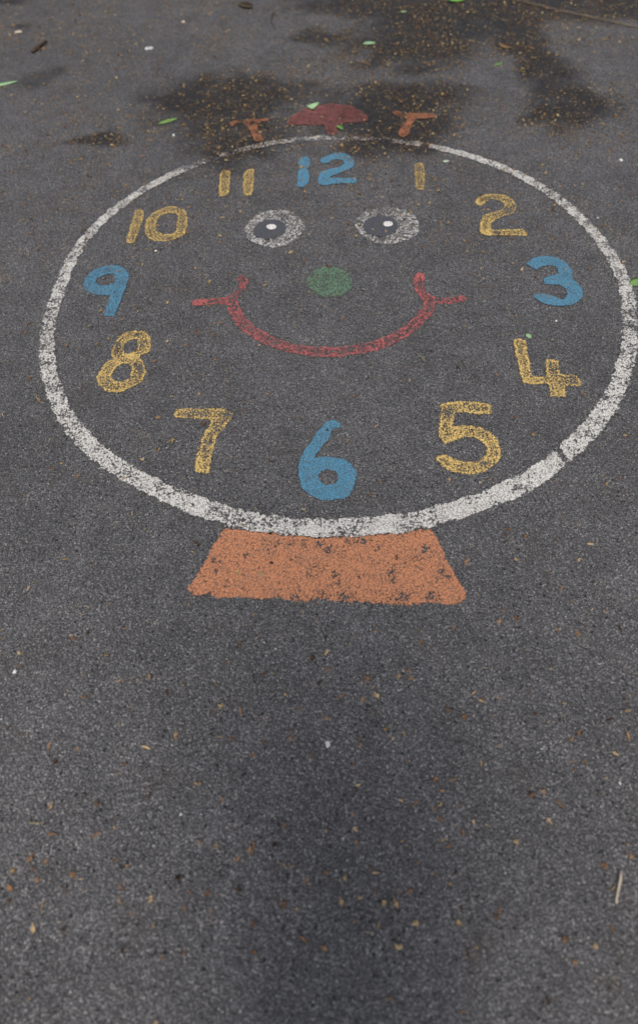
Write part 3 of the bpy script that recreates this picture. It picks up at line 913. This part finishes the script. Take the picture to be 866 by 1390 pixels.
# loose grit
GRIT = make_simple('loose_grit', [(0.07, 0.07, 0.075), (0.13, 0.13, 0.13), (0.2, 0.195, 0.19), (0.36, 0.35, 0.34)], rough=.8, rnd=False)
ico_v = np.array([(0, 0, 1), (.9, 0, .2), (.28, .85, .2), (-.72, .53, .2), (-.72, -.53, .2), (.28, -.85, .2), (0, 0, -.6)])
ico_f = [(0, 1, 2), (0, 2, 3), (0, 3, 4), (0, 4, 5), (0, 5, 1), (6, 2, 1), (6, 3, 2), (6, 4, 3), (6, 5, 4), (6, 1, 5)]
Vg, Fg, Tg = [], [], []
o_ = 0
for k in range(3600):
    y = random.uniform(-0.4, 5.2) if random.random() < .6 else random.uniform(-.3, 1.6)
    x = random.uniform(-2.2, 2.4) if y > 1 else random.uniform(-1.1, 1.1)
    s = random.choice((.0007, .0009, .0009, .0012, .0016))
    V = ico_v * (s * np.array([random.uniform(.8, 1.4), random.uniform(.7, 1.2), random.uniform(.5, .9)])) * (1 + rng.uniform(-.2, .2, (7, 1)))
    V, _ = xf((V, ico_f), rz=random.uniform(0, 6.28))
    V = V + np.array([x, y, s * .4 + (.004 if np.hypot(x - CLK[0], y - CLK[1]) < 1.1 else 0)])
    Vg.append(V); Fg += [tuple(i + o_ for i in q) for q in ico_f]; o_ += 7
    Tg += [random.random() ** 1.5 * .9] * 7
gr = mesh_obj('loose_grit', np.concatenate(Vg), Fg, GRIT, attrs={'tint': Tg})
tag(gr, 'tiny loose grey grit grains scattered over the asphalt', 'grit', kind='stuff')


# ------------------------------------------------------------------ leaves, twigs, pale scraps
def leaf_mat(name, a, b, c):
    return make_simple(name, [a, b, c], rough=.5, scale=120, spec=.4)


LG = leaf_mat('green_leaf', (0.07, 0.17, 0.04), (0.11, 0.24, 0.055), (0.16, 0.30, 0.08))
LP = leaf_mat('pale_green_leaf', (0.22, 0.40, 0.20), (0.28, 0.46, 0.25), (0.34, 0.52, 0.30))
LB = leaf_mat('bright_grass_green_leaf', (0.08, 0.30, 0.02), (0.11, 0.38, 0.03), (0.15, 0.44, 0.05))
LW = leaf_mat('whitish_green_leaf', (0.38, 0.46, 0.36), (0.46, 0.54, 0.44), (0.52, 0.58, 0.48))
TW = make_simple('pale_wood', [(0.33, 0.28, 0.22), (0.50, 0.45, 0.37), (0.6, 0.54, 0.46)], rough=.7, scale=200)
TD = make_simple('dark_bark', [(0.018, 0.013, 0.010), (0.04, 0.028, 0.02), (0.07, 0.05, 0.035)], rough=.75, scale=200)
TB = make_simple('brown_dead_leaf', [(0.16, 0.085, 0.045), (0.27, 0.15, 0.085), (0.36, 0.22, 0.13)], rough=.6, scale=150)
WS = make_simple('white_scrap', [(0.40, 0.42, 0.44), (0.58, 0.60, 0.61), (0.70, 0.71, 0.71)], rough=.7, scale=200)
YL = make_simple('yellow_green_catkin', [(0.30, 0.27, 0.10), (0.45, 0.38, 0.16), (0.5, 0.45, 0.25)], rough=.6, scale=200)


def leaf(a, b, width, mat, label, curl=.10, cup=.25, bend=.08, stalk=True, lift=0.0):
    ga, gb = G([a, b])
    L = float(np.hypot(*(gb - ga)))
    rz = math.atan2(gb[1] - ga[1], gb[0] - ga[0])
    c = (ga + gb) / 2
    width *= 1.5
    root = empty('leaf', (c[0], c[1], lift + .0008))
    root.rotation_euler.z = rz
    V, Fc = blade(L, width, .0007, curl, cup, bend, nseg=12, tip=.9, rootw=.1)
    V[:, 2] -= V[:, 2].min()
    o = mesh_obj('leaf_blade', V, Fc, mat, smooth=True); o.parent = root
    mid = [((t - .5) * L, bend * L * math.sin(math.pi * t), .0007 + curl * L * (2 * t - 1) ** 2 * .5 + .0004) for t in np.linspace(0.02, .97, 9)]
    V, Fc = tube(mid, .0006, .0003, 5)
    o = mesh_obj('midrib', V, Fc, LP if mat is not LP else LW, smooth=True); o.parent = root
    if stalk:
        V, Fc = tube([(-L * .5, 0, curl * L * .5 + .0006), (-L * .58, .001, curl * L * .4), (-L * .64, .003, .001)], .0007, .0008, 5)
        o = mesh_obj('leaf_stalk', V, Fc, mat, smooth=True); o.parent = root
    tag(root, label, 'leaf')
    return root


leaf((-14, 121), (25.4, 111.8), .030, LP, 'long pale green leaf cut off by the left edge of the view')
leaf((216.5, 169.5), (242, 161.7), .026, LG, 'mid green pointed leaf at the edge of the damp patch left of the bell')
leaf((423, 152), (433, 143), .034, LP, 'short pale green leaf curled on the top of the red bell', curl=.3, bend=.3, lift=.004)
leaf((457, 172), (465, 178), .016, LG, 'tiny green leaf fragment below the red bell', stalk=False, lift=.004)
leaf((493, 60.5), (510, 58.8), .030, LP, 'pale green leaf on the damp band beyond the bell')
leaf((608, 2), (631, 1), .05, LB, 'bright grass green leaf at the far edge of the view', curl=.2)
leaf((670, 89), (682, 86.5), .016, LG, 'narrow green sliver on dry asphalt near the far right damp patch', stalk=False)
leaf((544, 17), (552, 16), .018, LP, 'tiny pale green fleck among the far litter', stalk=False)
leaf((855, 388), (874, 381), .028, LG, 'dark green leaf cut off by the right edge beside the ring', lift=.001)
leaf((714, 454), (719, 460), .014, LP, 'tiny pale green fragment just above the number 4', stalk=False, lift=.001)
leaf((601, 220.6), (610, 219.2), .014, LW, 'whitish sliver of leaf inside the ring right of the number 1', stalk=False, lift=.001)
leaf((324, 8), (344, 13), .045, DRK, 'dark brown dead leaf at the far edge, left of centre', curl=.25, cup=.5)
leaf((676, 62), (694, 68), .03, ORB, 'brown dead leaf on the far right dry patch', curl=.3, stalk=False)


def twig(pts_px, r0, r1, mat, name, label, cat, lift=.001, side=None):
    g = G(pts_px)
    c = g.mean(0)
    n = len(g)
    rootp = [(g[i][0] - c[0], g[i][1] - c[1], r0 + .002 * math.sin(i * 1.7)) for i in range(n)]
    V, Fc = tube(rootp, r0, r1, 7)
    V = V + rng.normal(0, r0 * .08, V.shape)
    parts = [(V, Fc)]
    if side:
        for (i, dx, dy) in side:
            p = rootp[i]
            parts.append(tube([p, (p[0] + dx * .5, p[1] + dy * .5, r0 * 1.3), (p[0] + dx, p[1] + dy, r0 * 1.1)], r1 * .9, r1 * .6, 5))
    V, Fc = merge(parts)
    V[:, 2] -= V[:, 2].min()
    o = mesh_obj(name, V, Fc, mat, smooth=True)
    o.location = (c[0], c[1], lift)
    tag(o, label, cat)
    return o


twig([(841, 1182), (840, 1193), (838, 1205), (836, 1216), (834.5, 1226)], .0034, .0022, TW, 'twig', 'pale straight dry twig near the lower right edge', 'twig')
twig([(45, 73), (52, 68), (58, 63), (64, 58)], .010, .006, TD, 'twig', 'short dark stick lying at far upper left', 'twig', side=[(1, .03, -.03)])
twig([(609, 484), (618, 484.5), (625, 488), (631, 501)], .0010, .0007, TD, 'twig', 'thin bent dark stem between the smile and the number 4', 'twig', lift=.0045, side=[(2, -.01, -.012)])
twig([(566, 481), (571, 486), (577, 491)], .0010, .0007, YL, 'catkin_stem', 'yellowish flower stem just right of and below the smile', 'plant litter', lift=.0045)
twig([(50, 533), (51, 541), (55, 546), (61, 547)], .0008, .0006, YL, 'catkin_stem', 'thin yellow curved stem outside the ring at lower left', 'plant litter')
twig([(208, 341), (216, 340), (225, 339)], .0012, .0008, TD, 'twig', 'small dark stem just below the number 10', 'twig', lift=.0045)
twig([(372, 18), (368, 30), (374, 42)], .0025, .0015, TD, 'twig', 'thin dark twig on far dry asphalt, left of the far damp band', 'twig')
twig([(40, 1117), (60, 1118)], .0008, .0006, YL, 'catkin_stem', 'thin yellowish straw on the near left asphalt', 'plant litter')


def chip(px, py, w, d, h_, mat, name, label, cat, lift=.001, lobes=1, seed=0):
    g = G((px, py))[0]
    r = random.Random(seed + int(px))
    parts = []
    for l_ in range(lobes):
        n = 11
        ox = (l_ - (lobes - 1) / 2) * w * .8
        ring0 = [(math.cos(2 * math.pi * k / n) * w / 2 * r.uniform(.65, 1.15) + ox, math.sin(2 * math.pi * k / n) * d / 2 * r.uniform(.65, 1.15)) for k in range(n)]
        V = [(x, y, 0) for x, y in ring0] + [(ox + (x - ox) * .8, y * .8, h_ * r.uniform(.6, 1)) for x, y in ring0] + [(ox, 0, h_ * 1.1), (ox, 0, 0)]
        Fc = [(k, (k + 1) % n, n + (k + 1) % n, n + k) for k in range(n)] + [(n + k, n + (k + 1) % n, 2 * n) for k in range(n)] + [((k + 1) % n, k, 2 * n + 1) for k in range(n)]
        parts.append((np.array(V), Fc))
    V, Fc = merge(parts)
    o = mesh_obj(name, V, Fc, mat)
    o.location = (g[0], g[1], lift)
    o.rotation_euler.z = r.uniform(-.3, .3)
    tag(o, label, cat)
    return o


chip(203, 66, .028, .035, .006, WS, 'paper_scrap', 'white two-lobed scrap on the far dry asphalt', 'scrap', lobes=2)
chip(236, 184, .013, .024, .004, WS, 'paper_scrap', 'small bluish white scrap just outside the ring, left of the damp patch', 'scrap')
chip(20.5, 912, .011, .012, .003, WS, 'paper_scrap', 'white scrap on the asphalt near the left edge below the clock', 'scrap')
chip(246, 1105.5, .007, .009, .003, WS, 'pebble', 'tiny white pebble on the near left asphalt', 'pebble')
chip(840.5, 1063, .006, .008, .003, WS, 'pebble', 'tiny white pebble near the right edge below the clock', 'pebble')
chip(810.7, 296, .009, .010, .003, WS, 'pebble', 'tiny white pebble just outside the ring, upper right', 'pebble')
chip(754, 437, .010, .008, .003, WS, 'pebble', 'tiny white pebble just under the number 3', 'pebble', lift=.0045)
chip(26, 43.5, .045, .03, .004, TW, 'paper_scrap', 'pale beige scrap in the far left damp spot', 'scrap')
chip(212.5, 341.8, .014, .010, .003, WS, 'pebble', 'small pale chip just below the number 10', 'pebble', lift=.0045)
chip(249, 30, .03, .03, .004, TW, 'paper_scrap', 'pale beige chip on the far asphalt, left of centre', 'scrap')
chip(842, 217.5, .018, .02, .004, WS, 'pebble', 'whitish chip on dry asphalt at the right edge beyond the ring', 'pebble')
chip(445, 1010, .013, .018, .002, make_simple('grey_fluff', [(0.30, 0.31, 0.31), (0.42, 0.43, 0.43), (0.50, 0.51, 0.50)], rough=.9, scale=400), 'seed_fluff', 'greyish white fluffy blotch on the asphalt below the orange base', 'seed fluff')
chip(354, 780, .030, .016, .0012, TB, 'dead_leaf', 'flat light brown piece of dead leaf on the orange base', 'leaf', lift=.0052)
chip(369, 765, .011, .010, .002, DRK, 'bark_chip', 'dark brown bark chip on the orange base', 'bark chip', lift=.0052)
chip(60, 66, .035, .03, .004, TB, 'dead_leaf', 'light brown leaf crumb beside the dark stick', 'leaf')


# ------------------------------------------------------------------ the photographer, standing behind the lens, whose body shades the near asphalt
def skin(name, verts, edges, radii, mat, parent, root=0, sub=2):
    me = bpy.data.meshes.new(name)
    me.from_pydata(verts, edges, [])
    me.materials.append(mat)
    o = bpy.data.objects.new(name, me)
    C.objects.link(o)
    md = o.modifiers.new('skin', 'SKIN')
    md.use_smooth_shade = True
    if not me.skin_vertices: me.skin_vertices.new()
    for i, r_ in enumerate(radii):
        sv = me.skin_vertices[0].data[i]
        sv.radius = r_ if isinstance(r_, tuple) else (r_, r_)
        sv.use_root = (i == root)
    sb = o.modifiers.new('sub', 'SUBSURF'); sb.levels = sub; sb.render_levels = sub
    if parent: o.parent = parent
    return o


def plain(name, rgb, rough=.8):
    return make_simple(name, [tuple(c * .8 for c in rgb), rgb, tuple(min(1, c * 1.15) for c in rgb)], rough=rough, scale=60)


SKINM = plain('skin', (0.52, 0.33, 0.25), .55)
COAT = plain('navy_cloth', (0.03, 0.035, 0.05))
DENIM = plain('denim', (0.045, 0.06, 0.10))
SHOE = plain('black_leather', (0.02, 0.02, 0.02), .5)
HAIR = plain('brown_hair', (0.05, 0.03, 0.02), .6)
CAMM = plain('black_rubber', (0.02, 0.02, 0.02), .5)
PX, PY = -0.02, -0.40
man = empty('person', (PX, PY, 0))
tag(man, 'person in dark coat and jeans standing behind the viewpoint, holding a camera to the face', 'person')
bv = [(0, 0, .93), (0, 0, 1.12), (0, .03, 1.30), (0, .06, 1.44), (0, .10, 1.53), (0, .13, 1.60), (0, .14, 1.69),      # 0-6 trunk and head
      (-.10, 0, .88), (-.12, .03, .50), (-.13, -.01, .10), (-.13, .04, .045), (-.14, .12, .03),                       # 7-11
      (.10, 0, .88), (.12, .03, .50), (.13, -.01, .10), (.13, .04, .045), (.14, .12, .03),                            # 12-16
      (-.19, .05, 1.40), (-.25, .12, 1.16), (-.10, .27, 1.50), (-.075, .30, 1.57),                                    # 17-20
      (.19, .05, 1.40), (.25, .12, 1.16), (.10, .27, 1.50), (.075, .30, 1.57)]                                        # 21-24
be = [(0, 1), (1, 2), (2, 3), (3, 4), (4, 5), (5, 6), (0, 7), (7, 8), (8, 9), (9, 10), (10, 11), (0, 12), (12, 13), (13, 14), (14, 15), (15, 16),
      (3, 17), (17, 18), (18, 19), (19, 20), (3, 21), (21, 22), (22, 23), (23, 24)]
br = [(.15, .11), (.13, .10), (.15, .11), (.10, .08), (.055, .055), (.075, .085), (.075, .09),
      .085, .055, .038, .042, .03, .085, .055, .038, .042, .03, .06, .042, .028, .03, .06, .042, .028, .03]
# fingers: closed round the camera from each side
for sgn, w in ((-1, 20), (1, 24)):
    for k in range(4):
        b0 = len(bv)
        z0 = 1.60 - .018 * k
        bv += [(sgn * .080, .315, z0), (sgn * .078, .343 - .003 * k, z0), (sgn * .055, .352 - .003 * k, z0 - .002)]
        be += [(w, b0), (b0, b0 + 1), (b0 + 1, b0 + 2)]
        br += [.009, .0085, .007]
    b0 = len(bv)
    bv += [(sgn * .06, .285, 1.575), (sgn * .035, .275, 1.585)]
    be += [(w, b0), (b0, b0 + 1)]
    br += [.011, .009]
skin('body', bv, be, br, SKINM, man)
skin('jacket', [bv[i] for i in (0, 1, 2, 3, 17, 18, 19, 21, 22, 23)], [(0, 1), (1, 2), (2, 3), (3, 4), (4, 5), (5, 6), (3, 7), (7, 8), (8, 9)],
     [(.185, .14), (.165, .13), (.18, .135), (.12, .10), .08, .06, .045, .08, .06, .045], COAT, man)
skin('trousers', [bv[i] for i in (0, 7, 8, 9, 12, 13, 14)], [(0, 1), (1, 2), (2, 3), (0, 4), (4, 5), (5, 6)], [(.17, .125), .105, .075, .062, .105, .075, .062], DENIM, man)
for sgn in (-1, 1):
    skin('shoe', [(sgn * .13, -.05, .05), (sgn * .13, .0, .055), (sgn * .135, .07, .042), (sgn * .14, .13, .035)], [(0, 1), (1, 2), (2, 3)], [(.045, .045), (.05, .05), (.048, .036), (.04, .028)], SHOE, man)
skin('hair', [(0, .11, 1.62), (0, .10, 1.69), (0, .13, 1.75)], [(0, 1), (1, 2)], [(.08, .07), (.092, .085), (.08, .09)], HAIR, man)
skin('nose', [(0, .205, 1.66), (0, .232, 1.642)], [(0, 1)], [.010, .013], SKINM, man)
for sgn in (-1, 1):
    skin('ear', [(sgn * .092, .13, 1.665), (sgn * .098, .125, 1.64)], [(0, 1)], [(.012, .02), (.01, .015)], SKINM, man)
# the camera in the hands: its lens ends just behind the viewpoint
back = empty('hand_held_camera', (0, -.10, 1.62))
tag(back, 'black camera held in both hands at the viewpoint', 'camera')


def rbox(name, c, d, mat, parent, bev=.006):
    V = [(c[0] + sx * d[0] / 2, c[1] + sy * d[1] / 2, c[2] + sz * d[2] / 2) for sx in (-1, 1) for sy in (-1, 1) for sz in (-1, 1)]
    Fc = [(0, 1, 3, 2), (4, 6, 7, 5), (0, 4, 5, 1), (2, 3, 7, 6), (0, 2, 6, 4), (1, 5, 7, 3)]
    o = mesh_obj(name, V, Fc, mat)
    b = o.modifiers.new('bevel', 'BEVEL'); b.width = bev; b.segments = 3
    o.parent = parent
    return o


rbox('camera_body', (0, 0, 0), (.13, .045, .085), CAMM, back)
rbox('viewfinder', (0, -.01, .052), (.05, .05, .025), CAMM, back)
V, Fc = tube([(0, .022, 0), (0, .05, -.004), (0, .075, -.012)], .034, .034, 24)
o = mesh_obj('lens', V, Fc, CAMM, smooth=True); o.parent = back
